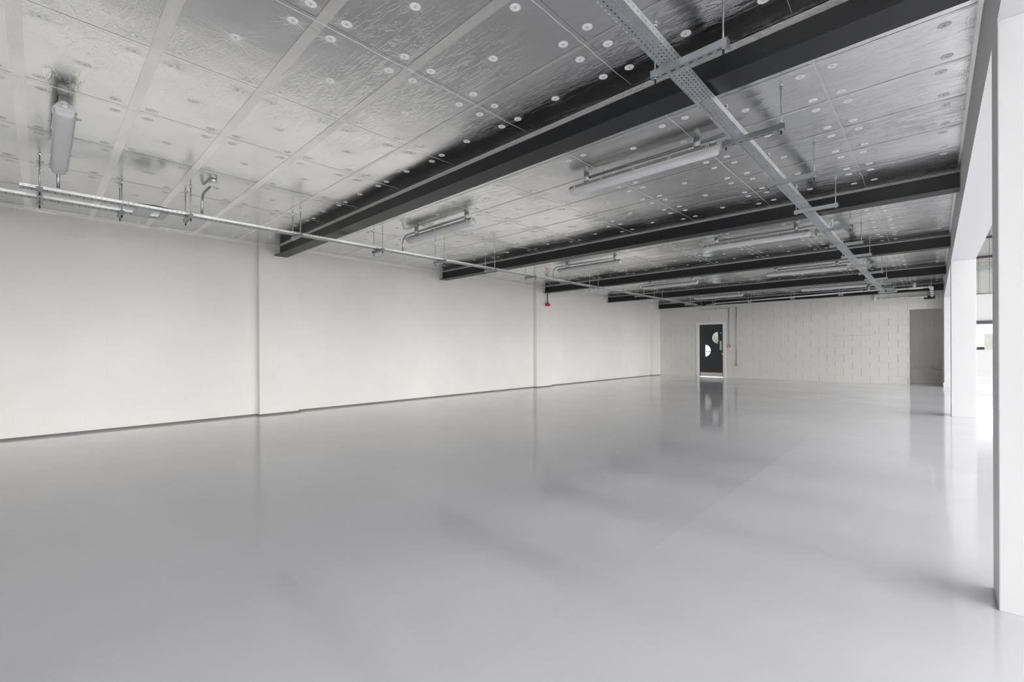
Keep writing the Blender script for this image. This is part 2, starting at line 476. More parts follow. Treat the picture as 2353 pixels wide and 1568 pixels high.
# recess beyond the opening
w = MB(); w.box((-1.6, 19.2, 0), (.2, 19.35, 2.9)); w.box((-1.75, YB+.22, 0), (-1.6, 19.35, 2.9)); w.box((-1.6, YB+.22, 2.75), (.2, 19.35, 2.9))
struct(w.build('wall_recess', M['recess']))
w = MB(); w.box((.2, YB+.221, 0), (.34, 19.35, 2.9)); w.box((.17, YB-.012, 0), (.2, YB+.22, 2.273))
struct(w.build('wall_side', M['white_wall']))

# wall behind the camera and the outer walls of the side bay
w = MB(); wall_with_holes(w, 'y', YN, -.2, XL-.2, XR+.2, 0, ZR, [(a, b, *WIN_NZ) for a, b in WIN_N])
struct(w.build('wall_front', M['white_wall']))
w = MB(); wall_with_holes(w, 'x', XR, .2, YN, YF, 0, ZR, [(a, b, *WIN_RZ) for a, b in WIN_R])
struct(w.build('wall_right', M['white_wall']))
w = MB(); wall_with_holes(w, 'y', YF, .25, XB2-.3, XR+.2, 0, 3.22, [WIN_F])
struct(w.build('wall_far', M['white_wall']))
# ribbed cladding above the far wall
w = MB(); x = .2; poly = []
pr = [(0, 0), (.17, 0), (.185, -.03), (.215, -.03), (.23, 0)]
while x < XR:
    for dx, dy in pr: poly.append((x+dx, YF+.10+dy))
    x += .30
for (xa, ya), (xb, yb) in zip(poly, poly[1:]): w.quad([(xa, ya, 3.22), (xb, yb, 3.22), (xb, yb, ZR), (xa, ya, ZR)])
w.box((.2, YF, 3.205), (XR, YF+.2, 3.22))
struct(w.build('wall_cladding', M['clad']))
w = MB(); w.box((XB2-.3, YN, ZR), (XR+.2, YF+.4, ZR+.1)); w.box((XB-.02, YF, 3.22), (XB, YF+.3, ZR))
w.box((XB+.0, YB, 2.9), (XB+.14, YF+.2, ZR)); w.box((XB, 19.35, 0), (XB+.14, YF+.2, 2.9))
struct(w.build('ceiling_bay', M['roof']))

# downstand over the column line
w = MB(); w.box((XB, YN, ZS), (XB2, YB+.3, 3.35)); w.box((XB2-.05, YN, 3.35), (XB2, YB+.3, ZR))
ds = struct(w.build('trim_2', M['white']))

# foil faced ceiling, one sheet of boards per bay, in one mesh
JX = [-.57-.985*k for k in range(9)]
def bay_joints(i):          # joints across the bay (lines of constant y)
    yb = BEAMS[i+1]; last = yb-(.66 if i == 0 else .775)
    return [last-.598*k for k in range(6) if last-.598*k > BEAMS[i]+.12]
c = MB(); c.keep = True
rnd = random.Random(11)
for i in range(-1, 5):
    y0 = BEAMS[i] if i >= 0 else YN; y1 = BEAMS[i+1]
    ref = y1-(.66 if i == 0 else .775)
    def uvf(p): return ((p[0]+.57)/.985, (p[1]-ref)/.598)
    def put(pts, mi): c.quad(pts, mi, [uvf(p) for p in pts])
    put([(XL, y0, ZC), (XL, y1, ZC), (XB, y1, ZC), (XB, y0, ZC)], 0)
    z = ZC-.0015
    if i < 0: continue
    # tape along the joints; its edges wander a little
    for k, y in enumerate(bay_joints(i)):
        hw = (.033 if k else .015) if i == 0 else .014
        n = 24
        for q in range(n):
            xa = XL+(XB-XL)*q/n; xb = XL+(XB-XL)*(q+1)/n
            j = lambda: (rnd.random()-.5)*.004
            put([(xa, y-hw, z), (xa, y+hw, z), (xb, y+hw, z), (xb, y-hw, z)], 1)
    for x in (JX if i < 2 else []):
        hw = .030 if i == 0 else .017
        put([(x-hw, y0+.05, z+.0004), (x-hw, y1-.05, z+.0004), (x+hw, y1-.05, z+.0004), (x+hw, y0+.05, z+.0004)], 0)
    # flashing tape beside the beams
    put([(XL, y1-.045, z-.001), (XL, y1-.0075, z-.021), (XB, y1-.0075, z-.021), (XB, y1-.045, z-.001)], 2)
    put([(XL, y0+.006, z-.012), (XL, y0+.075, z-.001), (XB, y0+.075, z-.001), (XB, y0+.006, z-.012)], 2)
    # tape along the downstand
    put([(XB-.022, y0+.05, z-.001), (XB-.022, y1-.05, z-.001), (XB-.002, y1-.05, z-.006), (XB-.002, y0+.05, z-.006)], 1)
ce = struct(c.build('ceiling', [M['foil'], M['tape'], M['crumple']]))
# joint lines: thin open creases beside the tape
s = MB(); s2 = MB()
for i in range(0, 5):
    if i:
        for y in bay_joints(i):
            s.tube([(XL+.02+(XB-XL-.04)*q/40, y+(rnd.random()-.5)*.004, ZC-.001) for q in range(41)], .0014, 4)
    for x in JX:
        s2.tube([(x+(rnd.random()-.5)*.008, BEAMS[i]+.08+(BEAMS[i+1]-BEAMS[i]-.16)*q/40, ZC-.001) for q in range(41)], .0024, 4)
s.build('joint_crease', M['galv_dull'], ce)
s2.build('joint_crease', M['crumple'], ce)
w = MB(); w.box((XL-.2, YN, ZC+.09), (XB, YB+.3, ZC+.2)); struct(w.build('ceiling_slab', M['roof']))

# ------------------------------------------------------------------ door in the far wall
dr = bpy.data.objects.new('door_1', None); COL.objects.link(dr); dr.location = (-6.38, YB, 0); struct(dr)
def dpart(mb, name, mat, par=dr):
    o = mb.build(name, mat); o.parent = par
    o.matrix_parent_inverse = Matrix.Translation(Vector((6.38, -YB, 0))) if par is dr else Matrix.Identity(4)
    return o
f_ = MB()
f_.box((-6.935, YB-.018, 0), (-6.865, YB-.0005, 2.155)); f_.box((-5.895, YB-.018, 0), (-5.825, YB-.0005, 2.155)); f_.box((-6.865, YB-.018, 2.09), (-5.895, YB-.0005, 2.155))
f_.box((-6.885, YB-.004, 0), (-6.823, YB+.11, 2.10)); f_.box((-5.934, YB-.004, 0), (-5.872, YB+.11, 2.10)); f_.box((-6.823, YB-.004, 2.062), (-5.934, YB+.11, 2.10))
bevel(dpart(f_, 'door_frame', M['frame']), .004)
# leaf with two half-moon vision holes: built as triangulated polygon with holes
import bmesh
def leaf():
    bm = bmesh.new()
    def loop(pts):
        vs = [bm.verts.new((x, YB+.03, z)) for x, z in pts]
        return [bm.edges.new((vs[i], vs[(i+1) % len(vs)])) for i in range(len(vs))]
    es = loop([(-6.821, .018), (-5.936, .018), (-5.936, 2.06), (-6.821, 2.06)])
    for cx, cz, r, sgn, wd in HALF:
        es += loop(half(cx, cz, r, sgn, wd))
    bmesh.ops.triangle_fill(bm, use_beauty=True, edges=es)
    g_ = bmesh.ops.extrude_face_region(bm, geom=bm.faces[:])
    for v_ in [e for e in g_['geom'] if isinstance(e, bmesh.types.BMVert)]: v_.co.y += .044
    bmesh.ops.recalc_face_normals(bm, faces=bm.faces)
    me = bpy.data.meshes.new('door_leaf'); bm.to_mesh(me); bm.free(); me.materials.append(M['door'])
    o = bpy.data.objects.new('door_leaf', me); COL.objects.link(o); return o
HALF = [(-6.118, 1.535, .228, -1, .205), (-6.600, 1.037, .236, 1, .205)]
def half(cx, cz, r, sgn, wd):
    p = [(cx, cz+r)] 
    for k in range(1, 24):
        a = math.pi/2 - math.pi*k/24
        p.append((cx+sgn*wd*math.cos(a), cz+r*math.sin(a)))
    p.append((cx, cz-r)); return p
lf = leaf(); lf.parent = dr; lf.matrix_parent_inverse = Matrix.Translation(Vector((6.38, -YB, 0)))
for cx, cz, r, sgn, wd in HALF:
    gl = MB(); gl.extrude(half(cx, cz, r, sgn, wd), YB+.048, YB+.054, 'y'); 
    gl.v = [(x, y, z) for x, y, z in gl.v]
    o = gl.build('vision_pane', M['glass'], lf)
    bd = MB(); P_ = half(cx, cz, r, sgn, wd); bd.tube([(x, YB+.030, z) for x, z in P_+[P_[0]]], .009, 6); bd.build('pane_bead', M['ss'], lf)
k = MB(); k.box((-6.80, YB+.027, .025), (-5.957, YB+.030, .175)); k.build('kick_plate', M['ss'], lf)
k = MB(); k.box((-6.052, YB+.026, 1.06), (-5.985, YB+.030, 1.405)); k.build('push_plate', M['ss'], lf)
k = MB(); k.lathe((-5.962, YB+.012, .925), [(.024, .018), (.024, .008), (.012, .006), (.012, -.012), (.017, -.016), (.012, -.03)], 14, 0, 'y'); k.build('door_knob', M['bolt'], lf)
k = MB(); k.box((-5.972, YB+.026, .86), (-5.952, YB+.030, .895)); k.build('keyhole_cover', M['bolt'], lf)
k = MB(); k.lathe((-6.012, YB+.029, 1.712), [(.038, .0), (.038, -.002)], 24, 0, 'y')
sg = k.build('fire_door_sign', M['blue'], lf)
k = MB(); P_ = [(-6.012+.033*math.cos(a), YB+.0265, 1.712+.033*math.sin(a)) for a in [math.pi*2*i/24 for i in range(25)]]
k.tube(P_, .0022, 4, 0, False); k.build('sign_ring', M['label'], lf)
MB().box((-6.026, YB+.0255, 1.706), (-5.998, YB+.0268, 1.719)).build('sign_mark', M['label'], lf)
k = MB(); k.box((-6.86, YB-.01, 0), (-5.90, YB+.12, .008)); k.v = k.v; dpart(k, 'threshold', M['bolt'])

# lobby behind the door: bright glazed outer door and hedge
w = MB(); w.box((-8.4, YB+2.3, 0), (-6.30, YB+2.4, .10)); w.box((-8.4, YB+2.3, 2.6), (-4.2, YB+2.4, 2.9)); w.box((-4.3, YB+.22, 0), (-4.2, YB+2.4, 2.9)); w.box((-8.5, YB+.22, 0), (-8.4, YB+2.4, 2.9)); w.box((-8.4, YB+.25, 2.6), (-4.2, YB+2.3, 2.7))
struct(w.build('wall_lobby', M['white_wall']))
k = MB(); k.box((-8.4, YB+2.32, .95), (-6.4, YB+2.37, 1.00)); k.box((-7.22, YB+2.32, .1), (-7.19, YB+2.37, 2.6)); k.box((-7.07, YB+2.32, 1.0), (-7.05, YB+2.37, 2.6)); k.box((-6.42, YB+2.32, 0), (-6.36, YB+2.37, 2.6))
struct(k.build('window_1', M['dark']))
k = MB(); k.box((-8.4, YB+2.34, .1), (-6.4, YB+2.345, 2.6)); 
o = k.build('window_pane', M['glass']); o.parent = bpy.data.objects['window_1']
rnd = random.Random(5)
k = MB()
for i in range(240):
    cx, cz = -13+9*rnd.random(), 1.0+3.4*rnd.random(); r = .18+.25*rnd.random(); yy = YB+9+1.0*rnd.random()
    k.lathe((cx, yy, cz), [(.02, -r), (r*.7, -r*.7), (r, 0), (r*.7, r*.7), (.02, r)], 7)
gw = MB().box((-14, YB+8.4, 0), (-3, YB+8.6, 1.28)).build('garden_wall', M['label']); tag(gw, 'white low wall seen through the lower half moon door glass', 'wall')
o = k.build('garden_hedge', M['hedge']); tag(o, 'mottled yellow green hedge seen through the upper half moon door glass', 'hedge'); o['kind'] = 'stuff'

# ------------------------------------------------------------------ columns
def column(y0, y1, label, skirt, w_=XB2-XB):
    t_ = thing('boxed_column', label, 'column', (XB, y0, 0))
    s = MB().box((0, 0, 0), (w_, y1-y0, ZS)); o = s.build('casing', M['white'], t_); bevel(o, .004)
    if skirt:
        s = MB().box((-.018, -.018, 0), (w_+.018, y1-y0+.018, .13)); bevel(s.build('skirting', M['white'], t_), .004)
    return t_
column(2.842, 3.096, 'white square boxed column nearest the camera at the right edge', False, .62)
column(10.258, 10.63, 'white square boxed column standing midway along the line, without skirting', False)
column(17.61, 18.09, 'white square boxed column beside the far block wall, with a skirting board', True)

# ------------------------------------------------------------------ steel beams
BL = ['', 'nearest dark grey steel beam crossing under the foil ceiling', 'second dark grey steel beam from the camera, under the foil ceiling', 'third dark grey steel beam, above the red sounder', 'fourth dark grey steel beam, last before the far wall beam', 'dark grey steel beam running along the top of the far block wall']
def beam(y, label, x1=XB):
    # I-section 200 wide; upper flange is hidden above the boards
    h = .5*.214; tf = .010
    prof = [(-h, 0), (h, 0), (h, tf), (.018, tf), (.007, tf+.012), (.007, .215), (-.007, .215), (-.007, tf+.012), (-.018, tf), (-h, tf)]
    xs = XP if any(a-.05 < y < b+.05 for a, b in PIL) else XL
    s = MB().extrude([(p, q) for p, q in prof], xs-.005-0, x1-.001-0, 'x')
    loc = (0, y, ZBEAM)
    s.v = [(x, yy, z) for x, yy, z in s.v]
    o = s.build('steel_beam', M['steel']); o.location = loc
    bevel(o, .0015, 1)
    return tag(o, label, 'beam', 'steel beams under the ceiling')
for y, l in zip(BEAMS[1:5], BL[1:5]): beam(y, l)
beam(BEAMS[5], BL[5])
beam(BEAMS[0], 'dark grey steel beam behind the camera')

# ------------------------------------------------------------------ foil washers
def washer_mesh():
    s = MB()
    s.lathe((0, 0, 0), [(.0305, 0), (.0305, -.0006), (.028, -.0014), (.012, -.0020), (.0095, -.0008)], 22, 0)
    for k in range(4):
        a = math.pi/4*k+.2; c_, d_ = math.cos(a), math.sin(a)
        p = [(-.011, -.0007), (.011, -.0007), (.011, .0007), (-.011, .0007)]
        s.quad([(x*c_-y*d_, x*d_+y*c_, -.0022) for x, y in p], 1)
    s.lathe((0, 0, 0), [(.0035, -.0008), (.0035, -.0024)], 8, 1)
    s.keep = False
    return s
wp = []   # (x, y, bay)
rw = random.Random(21)
for i in range(5):
    yb = BEAMS[i+1]; ya = BEAMS[i]
    js = sorted(bay_joints(i))
    xs_cells = [(.2, JX[0])] + list(zip(JX, JX[1:]))
    rows = [ya+.06] + js + [yb-.04]
    for y in js:
        for x in JX:
            for sx in (-1, 1):
                for sy in (-1, 1):
                    wp.append((x+sx*.094+rw.gauss(0, .008), y+sy*.10+rw.gauss(0, .008), i, 0))
        for sy in (-1, 1): wp.append((.058+rw.gauss(0, .01), y+sy*.10, i, 2))
    for x in JX:            # cut boards against the beams: single pairs
        wp.append((x+.09, yb-.29+rw.gauss(0, .01), i, 0)); wp.append((x-.09, yb-.29+rw.gauss(0, .01), i, 0))
        if js[0]-ya > .45: wp.append((x+.09, ya+.13, i, 0)); wp.append((x-.09, ya+.13, i, 0))
    ally = [ya] + js + [yb]
    for a, b in zip(ally, ally[1:]):
        if b-a < .4: continue
        for xa, xb in zip(JX, JX[1:]):
            ym = (a+b)/2 if (a != ya and b != yb) else ((b-.30) if a == ya else (a+.34))
            wp.append(((xa+xb)/2+rw.gauss(0, .008), ym+rw.gauss(0, .008), i, 1))
lights_xy = []
BOXES = [(x, y) for y in (.135, 4.02, 7.92, 11.84, 15.66) for x in (-4.64, -5.82, -2.69, -1.525)] + [(-5.70, 1.311), (-.41, 17.1), (-1.42, 17.05)]
wp = [p for p in wp if all((p[0]-a)**2+(p[1]-b)**2 > .0049 for a, b in BOXES)]
wp = [p for p in wp if XL+.05 < p[0] < XB-.03 and BEAMS[p[2]]+.09 < p[1] < BEAMS[p[2]+1]-.03]
wp.sort(key=lambda p: -view_scale((p[0], p[1], ZC)))
top = [p for p in wp if view_scale((p[0], p[1], ZC)) > 0][:300]
rest = wp[300:]
BAYN = ['before the nearest beam', 'between nearest and second beams', 'between second and third beams', 'between third and fourth beams', 'beyond the fourth beam']
def zone(x, y, i, kd):
    if kd == 2: return 'beside the white downstand'
    if x < -5.9: q = 'above the left tray side'
    elif x < -4.0: q = 'in line with the left lights'
    elif x < -3.0: q = 'between the light rows'
    elif x < -1.08: q = 'just left of the right tray'
    else: q = 'just right of the right tray'
    mid = (BEAMS[i]+BEAMS[i+1])/2
    return ('at board centre ' if kd == 1 else 'at board corner ') + q
wm = washer_mesh(); proto = wm.build('washer', [M['washer'], M['screw']])
WZ = ZC-.0004
first = True
for x, y, i, kd in top:
    o = proto if first else proto.copy()
    if not first: COL.objects.link(o)
    first = False
    o.location = (x, y, WZ); o.rotation_euler = (0, 0, rw.random()*6.28)
    zz = zone(x, y, i, kd)
    tag(o, 'white washer ' + zz + ', ' + BAYN[i], 'washer', 'ceiling washers ' + zz + ' ' + BAYN[i])
s = MB()
for x, y, i, kd in rest:
    s.lathe((x, y, WZ), [(.0305, 0), (.0305, -.0006), (.028, -.0014), (.004, -.002)], 12, 0)
o = s.build('washer', M['washer']); tag(o, 'many small white washers dotting the far part of the foil ceiling', 'washers'); o['kind'] = 'stuff'

# ------------------------------------------------------------------ cable trays
def tray_mesh(p0, p1, width, h, th=.0015):
    """straight tray from p0 to p1 (bottom centre line), UV metres"""
    a = Vector(p0); b = Vector(p1); d = (b-a); L = d.length; d.normalize(); n = Vector((-d.y, d.x, 0))
    s = MB(); s.keep = True
    def P(u, v, z): q = a+d*u+n*v; return (q.x, q.y, q.z+z)
    hw = width/2
    s.quad([P(0, -hw, 0), P(0, hw, 0), P(L, hw, 0), P(L, -hw, 0)], 0, [(0, -hw), (0, hw), (L, hw), (L, -hw)])
    for sg_ in (-1, 1):
        v = sg_*hw
        s.quad([P(0, v, 0), P(0, v, h), P(L, v, h), P(L, v, 0)], 1, [(0, -h/2), (0, h/2), (L, h/2), (L, -h/2)])
        vi = sg_*(hw-.007)
        s.quad([P(0, v, h), P(0, vi, h+.001), P(L, vi, h+.001), P(L, v, h)], 2, [(0, 0)]*4)
        s.quad([P(0, vi, h+.001), P(0, vi, h-.006), P(L, vi, h-.006), P(L, vi, h+.001)], 2, [(0, 0)]*4)
    return s
TR = tray_mesh((-1.08, -3.0, 2.735), (-1.08, 16.9, 2.735), .10, .042)
o = TR.build('cable_tray', [M['tray_bottom'], M['tray_side'], M['galv']])
tag(o, 'perforated galvanised cable tray hung on the right, running away to the far wall', 'cable tray')
t_ = thing('cable_tray', 'perforated galvanised cable tray hung along the left wall, with an offset end piece', 'cable tray', (0, 0, 0))
tray_mesh((-6.26, -.12, 2.69), (-6.26, 16.3, 2.69), .12, .026).build('tray_run', [M['tray_long'], M['tray_side'], M['galv']], t_)
tray_mesh((-6.61, -3.0, 2.69), (-6.61, .97, 2.69), .12, .026).build('tray_run', [M['tray_long'], M['tray_side'], M['galv']], t_)
tray_mesh((-6.70, .80, 2.687), (-6.20, .80, 2.687), .15, .003).build('joining_plate', [M['tray_bottom'], M['galv'], M['galv']], t_)
tray_mesh((-6.68, .985, 2.687), (-6.30, .985, 2.687), .07, .003).build('joining_plate', [M['tray_bottom'], M['galv'], M['galv']], t_)
# black cable rising in the left tray
s = MB(); s.tube([(-6.27, .55, 2.705), (-6.27, .72, 2.728), (-6.26, .90, 2.736), (-6.25, 1.08, 2.722), (-6.24, 1.25, 2.705), (-6.24, 1.6, 2.698)], .009, 8)
tag(s.build('cable', M['black']), 'short black cable arching out of the left cable tray near its offset end', 'cable')

# hangers: slotted strut on two threaded rods
def hanger(x0, x1, rods, zb, rod_bottom, label, group, caps=True):
    t_ = thing('tray_hanger', label, 'hanger', (x0, 0, 0), group)
    hh = .038
    s = MB(); s.keep = True
    L = x1-x0
    s.quad([(0, -.0205, zb), (0, .0205, zb), (L, .0205, zb), (L, -.0205, zb)], 0, [(0, -.0205), (0, .0205), (L, .0205), (L, -.0205)])
    for v in (-.0205, .0205):
        s.quad([(0, v, zb), (L, v, zb), (L, v, zb+hh), (0, v, zb+hh)], 1, [(0, 0)]*4)
        vi = v*.5
        s.quad([(0, v, zb+hh), (L, v, zb+hh), (L, vi, zb+hh), (0, vi, zb+hh)], 1, [(0, 0)]*4)
    s.build('strut_channel', [M['strut_slot'], M['galv']], t_)
    for e in (0, L):
        s = MB().box((e-.002, -.022, zb-.001), (e+.002, .022, zb+hh+.002)); s.build('end_cap', M['alu'], t_)
    for r in rods:
        rx = r-x0
        s = MB().tube([(rx, 0, rod_bottom+.02), (rx, 0, ZC-.001)], .0048, 8); rd = s.build('threaded_rod', M['galv'], t_)
        MB().lathe((rx, 0, zb-.010), [(.009, 0), (.009, .009)], 6, 0, 'z', False).build('nut', M['bolt'], rd)
        MB().lathe((rx, 0, zb+hh), [(.013, 0), (.013, .003), (.009, .003), (.009, .012)], 6, 0, 'z', False).build('nut', M['bolt'], rd)
        MB().lathe((rx, 0, ZC-.012), [(.012, 0), (.014, .010)], 8, 0, 'z', False).build('ceiling_fixing', M['bolt'], rd)
        s = MB().tube([(rx, 0, rod_bottom-.006), (rx, 0, rod_bottom+.026)], .0062, 8); s.build('rod_cap', M['black'], rd)
    return t_
GR = 'hangers under the right cable tray'; GL = 'hangers under the left cable tray'
h0 = hanger(-1.185, -.768, (-1.165, -.792), .697+2.0, 2.672, 'slotted steel hanger under the right cable tray, first from the camera', GR)
h0.location.y = 2.445
for k in range(1, 13):
    y = 2.445+1.207*k
    if k == 12: y = 16.75
    dup(h0, (-1.185, y, 0), 'slotted steel hanger under the right cable tray, %s from the camera' % ORD[k])
h1 = hanger(-6.415, -6.115, (-6.395, -6.135), 2.646, 2.612, 'slotted steel hanger under the left cable tray, first beyond its offset end piece', GL)
h1.location.y = 1.19
k = 1
for y in [2.40, 3.62, 4.81, 6.02, 7.21, 8.45, 9.66, 10.87, 12.08, 13.3, 14.5, 15.7, 16.5]:
    dup(h1, (-6.415, y, 0), 'slotted steel hanger under the left cable tray, %s beyond its offset end piece' % ORD[k]); k += 1
hl = hanger(-6.70, -6.115, (-6.68, -6.135), 2.646, 2.612, 'long slotted steel hanger carrying both left trays beside the nearest light', GL); hl.location.y = .01
hm = hanger(-6.72, -6.50, (-6.70, -6.52), 2.646, 2.612, 'short slotted steel hanger under the offset piece of left tray only', GL); hm.location.y = .635

# ------------------------------------------------------------------ lights
def cross(yc, zt, zb, w_):
    """end profile of the fitting: trapezoid body above, bowl below"""
    body = [(-w_*.30, zt), (w_*.30, zt), (w_*.47, zt-.032), (w_*.52, zt-.038), (w_*.52, zt-.046), (-w_*.52, zt-.046), (-w_*.52, zt-.038), (-w_*.47, zt-.032)]
    bowl = [(-w_*.46, zt-.046)] + [(-w_*.46*math.cos(a)**.6 if a < math.pi/2 else w_*.46*abs(math.cos(a))**.6, zt-.046-(zt-.046-zb)*math.sin(a)**.75) for a in [math.pi*k/14 for k in range(1, 14)]] + [(w_*.46, zt-.046)]
    return body, bowl
def batten(xc, y, label):
    L = 1.54; zt, zb, W_ = 2.906, 2.808, .118
    t_ = thing('batten_light', label, 'light', (xc, y, 0), 'strip lights under the ceiling')
    body, bowl = cross(0, zt, zb, W_)
    s = MB().extrude(body, -L/2, L/2, 'x'); bevel(s.build('housing', M['fit_body'], t_), .003)
    s = MB()
    # bowl with rounded closed ends
    rings = [(-L/2+.004, .55), (-L/2+.008, .80), (-L/2+.02, .95), (-L/2+.045, 1), (L/2-.045, 1), (L/2-.02, .95), (L/2-.008, .80), (L/2-.004, .55)]
    base = 0; n = len(bowl)
    for x, f in rings:
        for p, q in bowl: s.v.append((x, p*(.6+.4*f), (zt-.046)+(q-(zt-.046))*f))
    for i in range(len(rings)-1):
        for j in range(n-1): s.face([i*n+j, i*n+j+1, (i+1)*n+j+1, (i+1)*n+j], 0, None, True)
    s.face(list(range(n))); s.face([(len(rings)-1)*n+j for j in range(n)])
    s.build('diffuser', M['diff'], t_)
    for x in (-.70, -.36, 0, .36, .70):
        for sg_ in (-1, 1):
            s = MB(); yy = sg_*W_*.53
            s.box((x-.012, yy-.004, zt-.062), (x-.006, yy+.004, zt-.020)); s.box((x+.006, yy-.004, zt-.062), (x+.012, yy+.004, zt-.020)); s.box((x-.012, yy-.004, zt-.024), (x+.012, yy+.004, zt-.016))
            s.build('clip', M['label'], t_)
    for e in (-1, 1):
        s = MB(); s.lathe((e*(L/2+.001), 0, zt-.024), [(.016, 0), (.016, e*.006), (.012, e*.010)], 14, 0, 'x'); s.build('end_plug', M['label'], t_)
    return t_
def conduit(yc, boxes, path, label, mirror=False):
    t_ = thing('conduit_run', label, 'conduit', (boxes[0], yc, 0), 'conduits feeding the strip lights')
    bx0 = boxes[0]
    s = MB().tube([(p[0]-bx0, p[1]-yc, p[2]) for p in path], .0125, 12); s.build('conduit_pipe', M['galv'], t_)
    for b in boxes:
        s = MB().lathe((b-bx0, 0, 0), [(.026, 2.915), (.026, 2.925), (.033, 2.927), (.033, 2.975), (.030, 2.976), (.030, ZC-.001)], 20)
        jb = s.build('junction_box', M['box'], t_)
        s = MB().lathe((b-bx0, 0, 0), [(.010, 2.907), (.010, 2.909), (.017, 2.909), (.017, 2.915)], 6, 0, 'z', False); s.build('nut', M['bolt'], jb)
    return t_
LROWS = [(.03, .16), (4.02, 4.02), (7.92, 7.92), (11.84, 11.84), (15.66, 15.66)]
PL = ['between the camera and the nearest beam', 'between the nearest and second beams', 'between the second and third beams', 'between the third and fourth beams', 'between the fourth beam and the far wall']
for i, (yc, yl) in enumerate(LROWS):
    if i == 0: yc, yl = .135, .135
    # left fitting
    bl = batten(-5.27, yl, 'unlit strip light in the left row, ' + PL[i])
    zc_ = 2.955; xe = -6.22
    path = [(-4.66, yc, zc_), (-5.9, yc, zc_), (-6.08, yc, zc_)] + [(-6.08-.12*math.sin(a), yc, zc_-.12*(1-math.cos(a))) for a in [math.pi/2*k/6 for k in range(1, 7)]] + [(-6.20, yc, 2.715)]
    if i == 0: path[-1] = (-6.20, yc, 2.73)
    conduit(yc, (-4.64, -5.82), path, 'two box conduit above the left row light ' + PL[i])
    if i == 0: continue
    bl = batten(-2.115, yl, 'unlit strip light in the right row, ' + PL[i])
    path = [(-2.68, yc, zc_), (-1.2, yc, zc_)] + [(-1.2+.10*math.sin(a), yc, zc_-.10*(1-math.cos(a))) for a in [math.pi/2*k/6 for k in range(1, 7)]] + [(-1.10, yc, 2.80)]
    conduit(yc, (-2.69, -1.525), path, 'two box conduit above the right row light ' + PL[i])
    if i >= 2:
        s = MB(); yy = yc-.55
        s.tube([(-1.03, yy-.14, 2.765), (-1.005, yy-.10, 2.83), (-1.0, yy, 2.87), (-1.01, yy+.10, 2.83), (-1.04, yy+.15, 2.765)], .007, 8)
        tag(s.build('cable_loop', M['pvc']), 'pale cable loop over the right tray, ' + PL[i], 'cable', 'cable loops on the right tray')
# white covered box with a bent conduit, no light on it
yc = 1.311; t_ = thing('conduit_drop', 'round white capped box with a bent conduit dropping to the left tray', 'conduit', (-5.70, yc, 0))
s = MB().lathe((0, 0, 0), [(.036, 2.925), (.040, 2.928), (.040, 2.958), (.037, 2.960)], 22); s.build('box_cover', M['pvc'], t_)
s = MB().lathe((0, 0, 0), [(.034, 2.958), (.034, 2.99), (.030, ZC-.001)], 22); s.build('junction_box', M['box'], t_)
path = [(-.03, 0, 2.955), (-.38, 0, 2.955)] + [(-.38-.12*math.sin(a), 0, 2.955-.12*(1-math.cos(a))) for a in [math.pi/2*k/6 for k in range(1, 7)]] + [(-.50, 0, 2.735)]
s = MB().tube(path, .0125, 12); s.build('conduit_pipe', M['galv'], t_)

# ------------------------------------------------------------------ red sounder under the third beam
t_ = thing('alarm_sounder', 'small red fire alarm sounder on a thin tube under the third beam', 'alarm', (-8.40, 10.45, 0))
s = MB().tube([(0, 0, ZBEAM-.001), (0, 0, 2.50)], .014, 10); s.build('drop_tube', M['red_tube'], t_)
s = MB().lathe((0, 0, 2.50), [(.022, 0), (.022, .04)], 10); s.build('tube_clamp', M['black'], t_)
s = MB(); s.lathe((.02, -.0, 2.455), [(.032, .05), (.045, .045), (.05, .0), (.046, -.03), (.052, -.05), (.040, -.075), (.015, -.085)], 20, 0, 'y'); s.build('sounder_body', M['red'], t_)

# ------------------------------------------------------------------ call point, conduits on the far wall
t_ = thing('call_point', 'small red fire alarm call point on the wall right of the door', 'call point', (-5.70, YB, 0))
s = MB().box((-.045, -.045, 1.155), (.045, -.001, 1.245)); bevel(s.build('casing', M['red'], t_), .006)
s = MB().box((-.030, -.048, 1.180), (.030, -.0455, 1.225)); s.build('glass_plate', M['label'], t_)
s = MB().box((-.012, -.050, 1.196), (.012, -.0482, 1.208)); s.build('press_mark', M['black'], t_)
def saddle(s, x, z, vertical=True):
    if vertical: s.box((x-.024, -.026, z-.006), (x+.024, -.001, z+.006))
    else: s.box((x-.006, -.026, z-.024), (x+.006, -.001, z+.024))
t_ = thing('conduit_run', 'thin galvanised conduit dropping to the red call point beside the door', 'conduit', (-5.70, YB, 0))
s = MB(); s.tube([(0, -.014, 1.245), (0, -.014, 2.63)], .0105, 10); s.tube([(0, -.014, 2.655), (-.45, -.014, 2.655), (-.97, -.02, 2.655), (-1.05, -.16, 2.665)], .0105, 10); s.build('conduit_pipe', M['galv_dull'], t_)
s = MB().lathe((0, -.02, 2.65), [(.036, .019), (.036, -.012), (.030, -.016)], 18, 0, 'y'); s.build('junction_box', M['galv_dull'], t_)
for z in (1.42, 1.75, 2.1, 2.35): s = MB(); saddle(s, 0, z); s.build('pipe_clip', M['galv_dull'], t_)
s = MB(); saddle(s, -.5, 2.655, False); s.build('pipe_clip', M['galv_dull'], t_)
t_ = thing('conduit_run', 'long vertical conduit with a round box at each end, right of the call point', 'conduit', (-5.44, YB, 0))
s = MB(); s.tube([(0, -.014, .50), (0, -.014, 2.63)], .0105, 10); s.build('conduit_pipe', M['galv_dull'], t_)
for z in (2.65, .49):
    s = MB().lathe((0, -.02, z), [(.038, .019), (.038, -.012), (.031, -.016)], 18, 0, 'y'); s.build('junction_box', M['galv_dull'], t_)
